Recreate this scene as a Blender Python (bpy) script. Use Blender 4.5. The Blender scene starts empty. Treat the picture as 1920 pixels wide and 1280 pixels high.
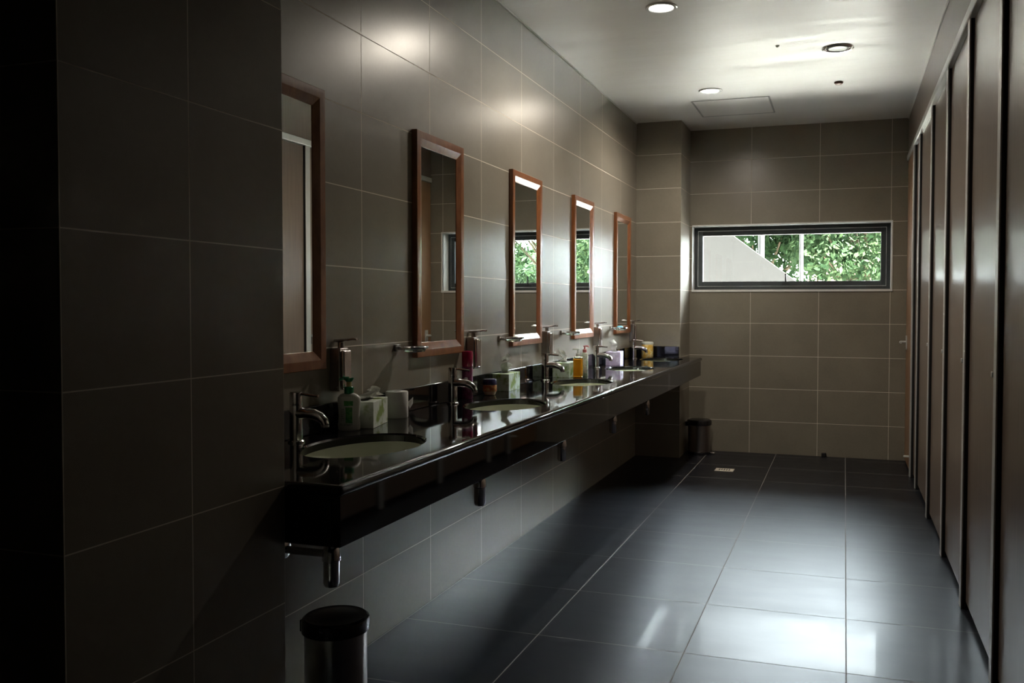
import bpy, bmesh, math, random
from mathutils import Vector, Matrix

PI = math.pi
C = bpy.context.scene.collection
H = 1.3481            # eye height; all room measures below are heights above the floor

# ------------------------------------------------------------------ camera
cam_d = bpy.data.cameras.new('camera')
cam = bpy.data.objects.new('camera', cam_d); C.objects.link(cam)
cam_d.sensor_width = 36.0
cam_d.lens = 1667.357 * 36 / 1920
cam_d.shift_x = -(1028.35 - 960) / 1920
cam_d.shift_y = (623.366 - 640) / 1920
cam_d.clip_start = 0.05; cam_d.clip_end = 300
Rr = Vector((0.948763, 0.315982, 0.001915)); Uu = Vector((-0.011225, 0.027645, 0.999555)); Ff = Vector((-0.315788, 0.948362, -0.029775))
M = Matrix(((Rr.x, Uu.x, -Ff.x), (Rr.y, Uu.y, -Ff.y), (Rr.z, Uu.z, -Ff.z))).to_4x4()
M.translation = Vector((0, 0, H))
cam.matrix_world = M
bpy.context.scene.camera = cam

# ------------------------------------------------------------------ view + sky + sun
vs = bpy.context.scene.view_settings
vs.view_transform = 'Standard'; vs.look = 'None'; vs.gamma = 1.0; vs.use_curve_mapping = False
vs.exposure = 2.5
SKY_BASE = 0.40
SKY_FILL = 40.0
SUN = 40.0
LAMP_W = 17.0

w = bpy.data.worlds.new('sky'); bpy.context.scene.world = w; w.use_nodes = True
nt = w.node_tree; nt.nodes.clear()
o_ = nt.nodes.new('ShaderNodeOutputWorld'); bg = nt.nodes.new('ShaderNodeBackground')
tc = nt.nodes.new('ShaderNodeTexCoord')
dot = nt.nodes.new('ShaderNodeVectorMath'); dot.operation = 'DOT_PRODUCT'
gd = Vector((0.70, 0.70, 0.14)).normalized(); dot.inputs[1].default_value = gd   # added sky glow, aimed through the window to brighten the left wall
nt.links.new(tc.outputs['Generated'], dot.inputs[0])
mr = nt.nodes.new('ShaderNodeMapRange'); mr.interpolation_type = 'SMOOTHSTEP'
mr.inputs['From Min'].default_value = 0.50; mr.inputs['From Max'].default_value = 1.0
mr.inputs['To Min'].default_value = 0; mr.inputs['To Max'].default_value = SKY_FILL
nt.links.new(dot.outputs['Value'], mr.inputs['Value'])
sep = nt.nodes.new('ShaderNodeSeparateXYZ'); nt.links.new(tc.outputs['Generated'], sep.inputs[0])
el = nt.nodes.new('ShaderNodeMapRange'); el.interpolation_type = 'SMOOTHSTEP'
el.inputs['From Min'].default_value = -0.02; el.inputs['From Max'].default_value = 0.02
nt.links.new(sep.outputs['Z'], el.inputs['Value'])
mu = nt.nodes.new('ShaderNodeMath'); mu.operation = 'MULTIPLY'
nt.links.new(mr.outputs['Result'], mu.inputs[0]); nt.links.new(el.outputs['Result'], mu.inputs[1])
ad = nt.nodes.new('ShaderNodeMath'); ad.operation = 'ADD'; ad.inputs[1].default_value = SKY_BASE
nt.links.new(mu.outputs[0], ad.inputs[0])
bg.inputs['Color'].default_value = (0.87, 0.93, 1.0, 1)
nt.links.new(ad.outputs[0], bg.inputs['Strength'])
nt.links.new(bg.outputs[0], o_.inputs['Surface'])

sd = bpy.data.lights.new('sun', 'SUN'); sun = bpy.data.objects.new('sun', sd); C.objects.link(sun)
sd.energy = SUN; sd.angle = math.radians(1.0); sd.color = (1.0, 0.95, 0.86)
sun.rotation_euler = Vector((-0.60, 0.03, -0.80)).to_track_quat('-Z', 'Y').to_euler()
sun.location = (6, 6, 14)

# ------------------------------------------------------------------ material helpers
def lin(c):
    return tuple((x / 12.92 if x <= 0.04045 else ((x + 0.055) / 1.055) ** 2.4) for x in c)

def new_mat(name):
    m = bpy.data.materials.new(name); m.use_nodes = True
    t = m.node_tree; t.nodes.clear()
    out = t.nodes.new('ShaderNodeOutputMaterial'); b = t.nodes.new('ShaderNodeBsdfPrincipled')
    t.links.new(b.outputs[0], out.inputs['Surface'])
    return m, t, b, out

def ramp(t, fac, a, b, p0=0.3, p1=0.7):
    r = t.nodes.new('ShaderNodeValToRGB'); r.color_ramp.elements[0].position = p0; r.color_ramp.elements[1].position = p1
    r.color_ramp.elements[0].color = (*a, 1); r.color_ramp.elements[1].color = (*b, 1)
    t.links.new(fac, r.inputs['Fac']); return r.outputs['Color']

def noise(t, scale, detail=4, vec=None, rough=0.6):
    n = t.nodes.new('ShaderNodeTexNoise'); n.inputs['Scale'].default_value = scale; n.inputs['Detail'].default_value = detail
    n.inputs['Roughness'].default_value = rough
    if vec is None:
        c = t.nodes.new('ShaderNodeTexCoord'); vec = c.outputs['Object']
    t.links.new(vec, n.inputs['Vector']); return n.outputs['Fac']

def mapping(t, scale):
    c = t.nodes.new('ShaderNodeTexCoord'); m = t.nodes.new('ShaderNodeMapping'); m.inputs['Scale'].default_value = scale
    t.links.new(c.outputs['Object'], m.inputs['Vector']); return m.outputs['Vector']

def bump(t, b, h, strength, dist):
    n = t.nodes.new('ShaderNodeBump'); n.inputs['Strength'].default_value = strength; n.inputs['Distance'].default_value = dist
    t.links.new(h, n.inputs['Height']); t.links.new(n.outputs['Normal'], b.inputs['Normal']); return n

def simple(name, col, rough=0.5, metal=0.0, var=0.06, scale=30, spec=0.5, coat=0.0, bmp=0.0, coat_rough=0.05):
    m, t, b, _ = new_mat(name)
    f = noise(t, scale)
    t.links.new(ramp(t, f, tuple(max(0, c * (1 - var)) for c in col), tuple(min(1, c * (1 + var)) for c in col)), b.inputs['Base Color'])
    b.inputs['Roughness'].default_value = rough; b.inputs['Metallic'].default_value = metal
    b.inputs['Specular IOR Level'].default_value = spec
    b.inputs['Coat Weight'].default_value = coat; b.inputs['Coat Roughness'].default_value = coat_rough
    if bmp: bump(t, b, f, bmp, 0.002)
    return m

def mth(t, op, a, b=None, c=None):
    n = t.nodes.new('ShaderNodeMath'); n.operation = op
    for i, v in enumerate((a, b, c)):
        if v is None: continue
        if isinstance(v, (int, float)): n.inputs[i].default_value = v
        else: t.links.new(v, n.inputs[i])
    return n.outputs[0]

def tile_mat(name, ax, u0, pu, az, v0, pv, col, grout, rough, gw=0.0035, spec=0.5, cl=1.6, gl_rough=0.85, coat=0.0, coat_rough=0.05, streak=(1, 1, 1), waves=0.0):
    """rectangular stack-bond tiles from world position; ax / az are the axes X Y Z; pu None means no joints that way"""
    m, t, b, _ = new_mat(name)
    g = t.nodes.new('ShaderNodeNewGeometry'); s = t.nodes.new('ShaderNodeSeparateXYZ'); t.links.new(g.outputs['Position'], s.inputs[0])
    masks = []; ids = []
    for axis, off, per in ((ax, u0, pu), (az, v0, pv)):
        if per is None: continue
        u = mth(t, 'DIVIDE', mth(t, 'SUBTRACT', s.outputs[axis], off), per)
        fr = mth(t, 'FRACT', mth(t, 'ADD', u, 0.5))
        d = mth(t, 'ABSOLUTE', mth(t, 'SUBTRACT', fr, 0.5))
        masks.append(mth(t, 'LESS_THAN', d, gw / 2 / per)); ids.append(mth(t, 'FLOOR', u))
    mk = masks[0] if len(masks) == 1 else mth(t, 'MAXIMUM', masks[0], masks[1])
    cmb = t.nodes.new('ShaderNodeCombineXYZ')
    for i, x in enumerate(ids): t.links.new(x, cmb.inputs[i])
    wn = t.nodes.new('ShaderNodeTexWhiteNoise'); t.links.new(cmb.outputs[0], wn.inputs['Vector'])
    mp = t.nodes.new('ShaderNodeMapping'); mp.inputs['Scale'].default_value = streak; t.links.new(g.outputs['Position'], mp.inputs['Vector'])
    n1 = noise(t, 2.2 * cl, 6, mp.outputs['Vector']); n2 = noise(t, 55, 3, g.outputs['Position'], 0.7)
    mix = mth(t, 'ADD', mth(t, 'MULTIPLY', n1, 0.65), mth(t, 'MULTIPLY', n2, 0.35))
    mix = mth(t, 'ADD', mix, mth(t, 'MULTIPLY', mth(t, 'SUBTRACT', wn.outputs['Value'], 0.5), 0.10))
    ctile = ramp(t, mix, tuple(c * 0.72 for c in col), tuple(c * 1.28 for c in col), 0.0, 1.0)
    mc = t.nodes.new('ShaderNodeMix'); mc.data_type = 'RGBA'
    t.links.new(mk, mc.inputs['Factor']); t.links.new(ctile, mc.inputs['A']); mc.inputs['B'].default_value = (*grout, 1)
    t.links.new(mc.outputs['Result'], b.inputs['Base Color'])
    r = mth(t, 'ADD', rough, mth(t, 'MULTIPLY', mth(t, 'SUBTRACT', n1, 0.5), 0.06 if not coat else 0.14))
    mf = t.nodes.new('ShaderNodeMix'); mf.data_type = 'FLOAT'
    t.links.new(mk, mf.inputs['Factor']); t.links.new(r, mf.inputs['A']); mf.inputs['B'].default_value = gl_rough
    t.links.new(mf.outputs['Result'], b.inputs['Roughness'])
    b.inputs['Specular IOR Level'].default_value = spec
    if coat:
        cw = mth(t, 'MULTIPLY', mth(t, 'SUBTRACT', 1.0, mk), coat); t.links.new(cw, b.inputs['Coat Weight'])
        b.inputs['Coat Roughness'].default_value = coat_rough
        b.inputs['Specular Tint'].default_value = (0.62, 0.76, 1.0, 1)
    h = mth(t, 'SUBTRACT', 1.0, mk)
    if waves: h = mth(t, 'ADD', h, mth(t, 'MULTIPLY', n1, waves))
    bump(t, b, h, 0.5, 0.0012)
    return m

TCOL = (0.23, 0.207, 0.165); GCOL = (0.78, 0.72, 0.62)
Z0 = 1.1945 - 1.2
m_tile_left = tile_mat('beige_wall_tile_left', 'Y', 3.062, 0.6, 'Z', Z0, 0.3, TCOL, GCOL, 0.29, spec=0.8)
m_tile_back = tile_mat('beige_wall_tile_back', 'X', -0.8232, 0.6, 'Z', Z0, 0.3, TCOL, GCOL, 0.29, spec=0.6)
m_tile_colf = tile_mat('beige_wall_tile_column', 'X', 0, None, 'Z', Z0, 0.3, TCOL, GCOL, 0.29, spec=0.6)
m_tile_pil = tile_mat('beige_wall_tile_pillar', 'Y', 1.2525, 0.3375, 'Z', -0.0113, 0.3, TCOL, GCOL, 0.29, gw=0.0028, spec=0.6)
m_tile_pilf = tile_mat('beige_wall_tile_pillar_end', 'X', -1.3505, 0.6, 'Z', -0.0113, 0.3, TCOL, GCOL, 0.29, gw=0.0028, spec=0.6)
m_floor = tile_mat('slate_floor_tile', 'X', 0.02, 0.6, 'Y', 3.415, 0.6, (0.013, 0.014, 0.018), (0.24, 0.23, 0.22), 0.35, gw=0.0045, spec=0.20, coat=0.033, coat_rough=0.05, streak=(0.8, 2.2, 1))

def ceiling_mat():
    m, t, b, _ = new_mat('gloss_painted_plaster')
    v = mapping(t, (0.55, 2.6, 1)); f = noise(t, 2.6, 3, v, 0.55)
    t.links.new(ramp(t, noise(t, 1.2), (0.74, 0.73, 0.70), (0.80, 0.79, 0.77)), b.inputs['Base Color'])
    r = t.nodes.new('ShaderNodeMapRange'); r.inputs['From Min'].default_value = 0.3; r.inputs['From Max'].default_value = 0.7; r.inputs['To Min'].default_value = 0.32; r.inputs['To Max'].default_value = 0.58
    t.links.new(f, r.inputs['Value']); t.links.new(r.outputs[0], b.inputs['Roughness'])
    b.inputs['Specular IOR Level'].default_value = 0.75; b.inputs['Coat Weight'].default_value = 0.35; b.inputs['Coat Roughness'].default_value = 0.34
    bump(t, b, f, 0.4, 0.015)
    return m
m_ceil = ceiling_mat()
m_plaster = simple('white_plaster', (0.72, 0.72, 0.70), 0.55, var=0.03)
m_dark = simple('dark_void_paint', (0.02, 0.018, 0.016), 0.8)

def wood(name, a, b_, rough, scale=(30, 30, 1.3), coat=0.0, spec=0.5, crough=0.1):
    m, t, b, _ = new_mat(name)
    v = mapping(t, scale); f = noise(t, 1.6, 7, v, 0.65)
    t.links.new(ramp(t, f, a, b_, 0.3, 0.72), b.inputs['Base Color'])
    b.inputs['Roughness'].default_value = rough; b.inputs['Specular IOR Level'].default_value = spec
    b.inputs['Coat Weight'].default_value = coat; b.inputs['Coat Roughness'].default_value = crough
    bump(t, b, f, 0.15, 0.001)
    return m
m_lam = wood('walnut_laminate', (0.155, 0.114, 0.090), (0.25, 0.19, 0.152), 0.34, (60, 60, 1.5), spec=0.7, coat=0.5, crough=0.2)
m_lamh = wood('walnut_laminate_panel', (0.130, 0.092, 0.070), (0.20, 0.148, 0.115), 0.36, (60, 60, 1.5), spec=0.6)
m_frame = wood('reddish_lacquered_wood', (0.17, 0.052, 0.014), (0.34, 0.125, 0.040), 0.32, (12, 12, 5), coat=0.5, crough=0.16)
m_alu = simple('satin_aluminium', (0.66, 0.67, 0.66), 0.36, 0.35, 0.03)
m_chrome = simple('chrome', (0.62, 0.60, 0.60), 0.14, 1.0, 0.03)
m_chromed = simple('soft_chrome', (0.74, 0.68, 0.67), 0.2, 1.0, 0.03)
m_steelh = simple('satin_steel', (0.36, 0.33, 0.32), 0.42, 1.0, 0.05)
m_steel = simple('brushed_steel', (0.40, 0.37, 0.36), 0.28, 1.0, 0.05)
m_darkmetal = simple('dark_grey_window_metal', (0.055, 0.062, 0.065), 0.4, 0.3)
m_rubber = simple('black_rubber', (0.012, 0.012, 0.013), 0.5)
m_blackpl = simple('black_plastic', (0.014, 0.013, 0.015), 0.22)
m_mirror = simple('mirror_silver', (0.80, 0.83, 0.81), 0.0, 1.0, 0.0)
m_porc = simple('off_white_porcelain', (0.86, 0.90, 0.76), 0.18, 0, 0.02, coat=0.4)
m_tissue = simple('white_tissue', (0.80, 0.80, 0.77), 0.9, 0, 0.03)
m_white = simple('white_plastic', (0.72, 0.74, 0.70), 0.3, 0, 0.03)
m_green = simple('green_plastic', (0.01, 0.22, 0.09), 0.25, 0, 0.1)

def granite():
    m, t, b, _ = new_mat('polished_black_granite')
    f = noise(t, 160, 3); t.links.new(ramp(t, f, (0.004, 0.004, 0.005), (0.020, 0.019, 0.020), 0.5, 0.8), b.inputs['Base Color'])
    b.inputs['Roughness'].default_value = 0.045; b.inputs['Specular IOR Level'].default_value = 0.55
    return m
m_granite = granite()

def printed(name, base, spots, scale, lo=0.45, hi=0.6, rough=0.45):
    m, t, b, _ = new_mat(name)
    f = noise(t, scale, 3); t.links.new(ramp(t, f, base, spots, lo, hi), b.inputs['Base Color']); b.inputs['Roughness'].default_value = rough
    return m
m_box_green = printed('leaf_printed_card', (0.62, 0.76, 0.62), (0.20, 0.33, 0.03), 16)
m_box_lilac = printed('lilac_printed_card', (0.46, 0.38, 0.60), (0.66, 0.62, 0.80), 18)
m_yellow = printed('yellow_patterned_label', (0.72, 0.44, 0.07), (0.85, 0.74, 0.42), 40)
m_purple = printed('dark_purple_print', (0.11, 0.008, 0.05), (0.22, 0.03, 0.12), 60)
m_magenta = simple('magenta_plastic', (0.30, 0.006, 0.055), 0.25)
m_navy = simple('navy_lid_plastic', (0.02, 0.022, 0.08), 0.25)
m_jarlab = printed('red_gold_label', (0.50, 0.13, 0.04), (0.66, 0.48, 0.18), 50)
m_cream = simple('cream_jar_plastic', (0.70, 0.58, 0.36), 0.3)
m_pink = simple('pink_pump_plastic', (0.62, 0.22, 0.22), 0.3)
m_palegrn = printed('pale_green_label', (0.70, 0.74, 0.66), (0.36, 0.50, 0.34), 30)
m_soapblue = simple('pale_blue_soap', (0.18, 0.50, 0.62), 0.4)
m_grnlabel = printed('green_label_print', (0.03, 0.26, 0.06), (0.16, 0.42, 0.12), 60)
m_greytext = printed('grey_small_print', (0.28, 0.33, 0.30), (0.60, 0.64, 0.58), 220, 0.45, 0.55)
m_lilacmark = simple('pale_lilac_mark', (0.85, 0.82, 0.92), 0.5)

def amber():
    m, t, b, _ = new_mat('amber_liquid')
    t.links.new(ramp(t, noise(t, 25), (0.90, 0.36, 0.01), (1.0, 0.50, 0.03)), b.inputs['Base Color'])
    b.inputs['Roughness'].default_value = 0.12; b.inputs['Transmission Weight'].default_value = 0.45; b.inputs['IOR'].default_value = 1.33
    return m
m_amber = amber()
def clearglass(name, tint, rough=0.02):
    m, t, b, _ = new_mat(name)
    t.links.new(ramp(t, noise(t, 3), tint, tint), b.inputs['Base Color'])
    b.inputs['Roughness'].default_value = rough; b.inputs['Transmission Weight'].default_value = 1.0; b.inputs['IOR'].default_value = 1.45
    return m
m_glass = clearglass('green_tinted_glass', (0.78, 0.90, 0.84), 0.03)
m_clearpl = clearglass('clear_plastic', (0.93, 0.92, 0.86), 0.05)

def pane():
    m = bpy.data.materials.new('window_glass'); m.use_nodes = True; t = m.node_tree; t.nodes.clear()
    out = t.nodes.new('ShaderNodeOutputMaterial'); tr = t.nodes.new('ShaderNodeBsdfTransparent'); gl = t.nodes.new('ShaderNodeBsdfGlossy')
    gl.inputs['Roughness'].default_value = 0.01; fr = t.nodes.new('ShaderNodeFresnel'); fr.inputs['IOR'].default_value = 1.45
    mx = t.nodes.new('ShaderNodeMixShader'); tr.inputs['Color'].default_value = (0.94, 0.97, 0.95, 1)
    t.links.new(fr.outputs[0], mx.inputs[0]); t.links.new(tr.outputs[0], mx.inputs[1]); t.links.new(gl.outputs[0], mx.inputs[2])
    t.links.new(mx.outputs[0], out.inputs['Surface']); return m
m_pane = pane()

def emis(name, col, s):
    m, t, b, _ = new_mat(name)
    b.inputs['Base Color'].default_value = (0.8, 0.8, 0.8, 1)
    b.inputs['Emission Color'].default_value = (*col, 1); b.inputs['Emission Strength'].default_value = s
    return m
m_lamp = emis('lit_diffuser', (1.0, 0.96, 0.88), 2.0)
m_lampoff = simple('unlit_frosted_diffuser', (0.62, 0.72, 0.66), 0.3)

# ------------------------------------------------------------------ mesh helpers
class MB:
    def __init__(s): s.bm = bmesh.new()
    def box(s, x0, x1, y0, y1, z0, z1, mi=0, faces=None):
        v = [s.bm.verts.new((x, y, z)) for z in (z0, z1) for x, y in ((x0, y0), (x1, y0), (x1, y1), (x0, y1))]
        F = {'bottom': (3, 2, 1, 0), 'top': (4, 5, 6, 7), 'front': (0, 1, 5, 4), 'right': (1, 2, 6, 5), 'back': (2, 3, 7, 6), 'left': (3, 0, 4, 7)}
        for k, f in F.items():
            fc = s.bm.faces.new([v[i] for i in f])
            fc.material_index = (faces or {}).get(k, mi)
        return s
    def lathe(s, prof, n=32, c=(0, 0), sx=1, sy=1, mi=0, cap0=True, cap1=True):
        rings = []
        for r, z in prof:
            rings.append([s.bm.verts.new((c[0] + r * sx * math.cos(2 * PI * k / n), c[1] + r * sy * math.sin(2 * PI * k / n), z)) for k in range(n)])
        for a, b in zip(rings, rings[1:]):
            for k in range(n):
                f = s.bm.faces.new((a[k], a[(k + 1) % n], b[(k + 1) % n], b[k])); f.material_index = mi
        if cap0: s.bm.faces.new(list(reversed(rings[0]))).material_index = mi
        if cap1: s.bm.faces.new(rings[-1]).material_index = mi
        return s
    def tube(s, pts, rad, n=14, mi=0, flat=1.0):
        pts = [Vector(p) for p in pts]
        if isinstance(rad, (int, float)): rad = [rad] * len(pts)
        rings = []; up = None
        for i, p in enumerate(pts):
            d = (pts[min(i + 1, len(pts) - 1)] - pts[max(i - 1, 0)]).normalized()
            if up is None:
                up = Vector((0, 0, 1)) if abs(d.z) < 0.9 else Vector((0, 1, 0))
            sx = d.cross(up).normalized(); up = sx.cross(d).normalized()
            rings.append([s.bm.verts.new(p + (sx * math.cos(2 * PI * k / n) + up * flat * math.sin(2 * PI * k / n)) * rad[i]) for k in range(n)])
        for a, b in zip(rings, rings[1:]):
            for k in range(n):
                s.bm.faces.new((a[k], a[(k + 1) % n], b[(k + 1) % n], b[k])).material_index = mi
        s.bm.faces.new(list(reversed(rings[0]))).material_index = mi; s.bm.faces.new(rings[-1]).material_index = mi
        return s
    def build(s, name, mats, parent=None, bevel=0, smooth=True, seg=2, loc=None, ang=35):
        bmesh.ops.recalc_face_normals(s.bm, faces=s.bm.faces)
        me = bpy.data.meshes.new(name); s.bm.to_mesh(me); s.bm.free()
        for m in (mats if isinstance(mats, (list, tuple)) else [mats]): me.materials.append(m)
        if smooth:
            for p in me.polygons: p.use_smooth = True
            me.set_sharp_from_angle(angle=math.radians(ang))
        o = bpy.data.objects.new(name, me); C.objects.link(o)
        if parent: o.parent = parent
        if loc: o.location = loc
        if bevel:
            b = o.modifiers.new('bevel', 'BEVEL'); b.width = bevel; b.segments = seg; b.limit_method = 'ANGLE'; b.harden_normals = False
        return o

def thing(name, label, cat, loc=(0, 0, 0), rz=0, group=None):
    o = bpy.data.objects.new(name, None); C.objects.link(o); o.location = loc; o.rotation_euler = (0, 0, rz)
    o.empty_display_size = 0.05
    o['label'] = label; o['category'] = cat
    if group: o['group'] = group
    return o
def tag(o, label, cat, group=None):
    o['label'] = label; o['category'] = cat
    if group: o['group'] = group
    return o
def struct(o): o['kind'] = 'structure'; return o
def copy_tree(o, parent=None):
    c = o.copy(); C.objects.link(c); c.parent = parent
    for ch in list(o.children): copy_tree(ch, c)
    return c

# ------------------------------------------------------------------ room shell
XL, YB, YC, XC, XP, XR, ZC = -1.7855, 8.349, 7.8495, -1.3828, -1.3504, 0.51, 2.9846
WX0, WX1, WZ0, WZ1 = -1.362, 0.381, 1.502, 2.093     # window opening
struct(MB().box(-2.75, 0.75, -1.3, YB + 0.25, -0.1, 0).build('floor', m_floor, smooth=False))
struct(MB().box(-2.75, 0.75, -1.3, YB + 0.25, ZC, ZC + 0.12).build('ceiling', m_ceil, smooth=False))
struct(MB().box(XL - 0.12, XL, 1.5, YB + 0.25, 0, ZC).build('wall_left', m_tile_left, smooth=False))
# back wall around the opening, with pale plastered reveals
b = MB()
b.box(XL, WX0, YB, YB + 0.2, 0, ZC, 0, {'right': 1})
b.box(WX1, 0.75, YB, YB + 0.2, 0, ZC, 0, {'left': 1})
b.box(WX0, WX1, YB, YB + 0.2, 0, WZ0, 0, {'top': 1})
b.box(WX0, WX1, YB, YB + 0.2, WZ1, ZC, 0, {'bottom': 1})
struct(b.build('wall_back', [m_tile_back, m_plaster], smooth=False))
struct(MB().box(XL, XC, YC, YB, 0, ZC, 0, {'right': 1}).build('wall_column', [m_tile_colf, m_tile_left], smooth=False))
struct(MB().box(-2.6, XP, 1.2517, 1.9268, 0, ZC, 0, {'right': 1}).build('wall_pillar', [m_tile_pilf, m_tile_pil], smooth=False))
struct(MB().box(-2.75, -2.6, -1.3, 1.9, 0, ZC).build('wall_entry', m_tile_left, smooth=False))
struct(MB().box(-2.6, 0.75, -1.3, -1.15, 0, ZC).build('wall_front', m_tile_back, smooth=False))
struct(MB().box(0.62, 0.75, -1.15, YB, 0, ZC).build('wall_right', m_dark, smooth=False))
# white bead where the ceiling meets the left wall and the cubicle panels
struct(MB().box(XL, XL + 0.008, 1.93, YC, ZC - 0.008, ZC).build('trim_1', m_plaster, smooth=False))
struct(MB().box(XR - 0.006, XR + 0.03, -1.1, YB, ZC - 0.007, ZC).build('trim_2', m_plaster, smooth=False))
# white lip round the window opening
b = MB(); e = 0.012
b.box(WX0, WX1 + e, YB - 0.006, YB + 0.02, WZ1, WZ1 + e)
b.box(WX0, WX1 + e, YB - 0.010, YB + 0.15, WZ0 - 0.018, WZ0 + 0.002)
b.box(WX1, WX1 + e, YB - 0.006, YB + 0.02, WZ0, WZ1)
struct(b.build('trim_3', m_plaster, smooth=False))

# window: fixed frame, awning sash, pane, handle
win = bpy.data.objects.new('window_1', None); C.objects.link(win); win.location = ((WX0 + WX1) / 2, YB + 0.17, WZ0); struct(win)
WW = (WX1 - WX0) / 2; WH = WZ1 - WZ0
def rect_frame(w_, h0, h1, t_, y0, y1):
    b = MB()
    b.box(-w_, -w_ + t_, y0, y1, h0, h1); b.box(w_ - t_, w_, y0, y1, h0, h1)
    b.box(-w_ + t_, w_ - t_, y0, y1, h0, h0 + t_); b.box(-w_ + t_, w_ - t_, y0, y1, h1 - t_, h1)
    return b
rect_frame(WW, 0.0, WH, 0.038, -0.03, 0.03).build('window_frame', m_darkmetal, win, bevel=0.002)
rect_frame(WW - 0.032, 0.032, WH - 0.032, 0.006, -0.034, -0.02).build('sash_bead', m_alu, win)
sash = rect_frame(WW - 0.038, 0.038, WH - 0.038, 0.042, -0.045, 0.012).build('window_sash', m_darkmetal, win, bevel=0.003)
MB().box(-WW + 0.078, WW - 0.078, -0.008, -0.002, 0.078, WH - 0.078).build('window_pane', m_pane, sash, smooth=False)
b = MB(); b.box(-0.035, 0.035, -0.062, -0.045, 0.045, 0.065); b.tube([(0, -0.056, 0.06), (0, -0.08, 0.075), (0, -0.085, 0.15)], 0.0065, 10)
hd = b.build('window_handle', m_rubber, sash, bevel=0.001); hd.location = (-0.027, 0, 0)

# ------------------------------------------------------------------ cubicle front on the right
# panel above the headrail
pn = MB().box(XR, XR + 0.035, -1.1, YB, 2.663, ZC - 0.007).build('overhead_panel', m_lamh, smooth=False)
tag(pn, 'brown wood laminate panel running above all the cubicle doors up to the ceiling', 'panel')
hr = MB().box(XR - 0.012, XR + 0.03, -1.1, YB, 2.612, 2.662).build('headrail', m_alu, bevel=0.006, seg=3)
tag(hr, 'long pale metal headrail across the top of the brown cubicle doors', 'rail')
strips = [0.85, 1.72, 2.59, 3.455, 4.328, 5.195, 6.106, 7.074]
ordn = ['', '', 'nearest the camera', 'second', 'third', 'fourth', 'fifth', 'sixth']
posl = [None, 'metal edged cubicle post nearest the camera, beyond the right edge of the photo', 'metal edged cubicle post on the near side of the closest visible cubicle door',
        'widest looking metal edged cubicle post in view, first from the right edge', 'second metal edged cubicle post counted from the right edge',
        'third metal edged cubicle post counted from the right edge', 'fourth metal edged cubicle post counted from the right edge',
        'fifth metal edged cubicle post, beside the narrow brown strip near the lever handled door']
for i, y in enumerate(strips):
    if i == 0: continue
    t = thing('cubicle_post', posl[i], 'post', (XR, y, 0), 0, 'posts between the cubicle doors')
    MB().box(0.002, 0.034, -0.012, 0.05, 0.0, 2.612).build('post_core', m_rubber, t, bevel=0.002)  # near-black colour paints in the shade on the post's unlit near side
    MB().box(-0.004, 0.002, -0.010, 0.052, 0.0, 2.612).build('edge_strip', m_alu, t, bevel=0.002)
dl = [None, 'brown cubicle door just outside the right edge', 'brown cubicle door filling the right edge of the photo, closest to the camera',
      'brown cubicle door, second from the camera, widest one seen whole', 'brown cubicle door, third from the camera along the right side',
      'brown cubicle door, fourth from the camera along the right side', 'brown cubicle door, fifth from the camera, narrow sliver before the last cubicle']
DX = XR + 0.016
for i in range(1, 7):
    y0, y1 = strips[i] + 0.052, strips[i + 1] - 0.014
    t = thing('cubicle_door', dl[i], 'door', (DX, y0, 0.0), 0, 'brown cubicle doors')
    L = y1 - y0
    dp = MB().box(0, 0.022, 0, L, 0.035, 2.61).build('door_panel', m_lam, t, bevel=0.0015)
    b = MB(); b.box(-0.008, 0.0, 0.008, 0.03, 1.04, 1.115); b.build('lock_plate', m_rubber, dp, bevel=0.002)
    b = MB(); b.box(-0.020, -0.008, 0.014, 0.026, 1.100, 1.110); b.box(-0.024, -0.018, 0.008, 0.032, 1.096, 1.116)
    b.build('lock_knob', m_alu, dp, bevel=0.002)
# narrow filler and last door with a lever handle
fl = MB().box(DX, DX + 0.022, 7.128, 7.528, 0.03, 2.61).build('filler_panel', m_lamh, bevel=0.001)
tag(fl, 'narrow brown filler panel between the last cubicle post and the lever handled door', 'panel')
t = thing('cubicle_post', 'last metal edged post, hinge side of the lever handled door by the window wall', 'post', (XR, 7.56, 0), 0, 'posts between the cubicle doors')
MB().box(0.0, 0.034, -0.03, 0.03, 0.0, 2.612).build('post_core', m_rubber, t, bevel=0.002)  # black again carries the painted shade of the post's near face
MB().box(-0.012, 0.0, -0.02, 0.03, 0.0, 2.612).build('edge_strip', m_alu, t, bevel=0.002)
dr = bpy.data.objects.new('door_1', None); C.objects.link(dr); dr.location = (XR, 7.60, 0); struct(dr)
m_lam2 = wood('orange_brown_laminate', (0.22, 0.115, 0.055), (0.32, 0.18, 0.095), 0.35, (60, 60, 1.5), spec=0.6)
MB().box(0, 0.035, 0, 0.74, 0.02, 2.61).build('door_leaf', m_lam2, dr, bevel=0.002)
b = MB(); b.tube([(0, 0.63, 1.045), (-0.05, 0.63, 1.045)], 0.011, 12); b.tube([(-0.05, 0.63, 1.045), (-0.055, 0.56, 1.045), (-0.055, 0.51, 1.045)], 0.010, 12)
b.box(-0.008, 0, 0.60, 0.66, 0.98, 1.10)
b.build('door_handle', m_alu, dr)
MB().box(-0.05, 0, 0.02, 0.05, 0.145, 0.157).build('door_bolt', m_white, dr, bevel=0.002)

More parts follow.
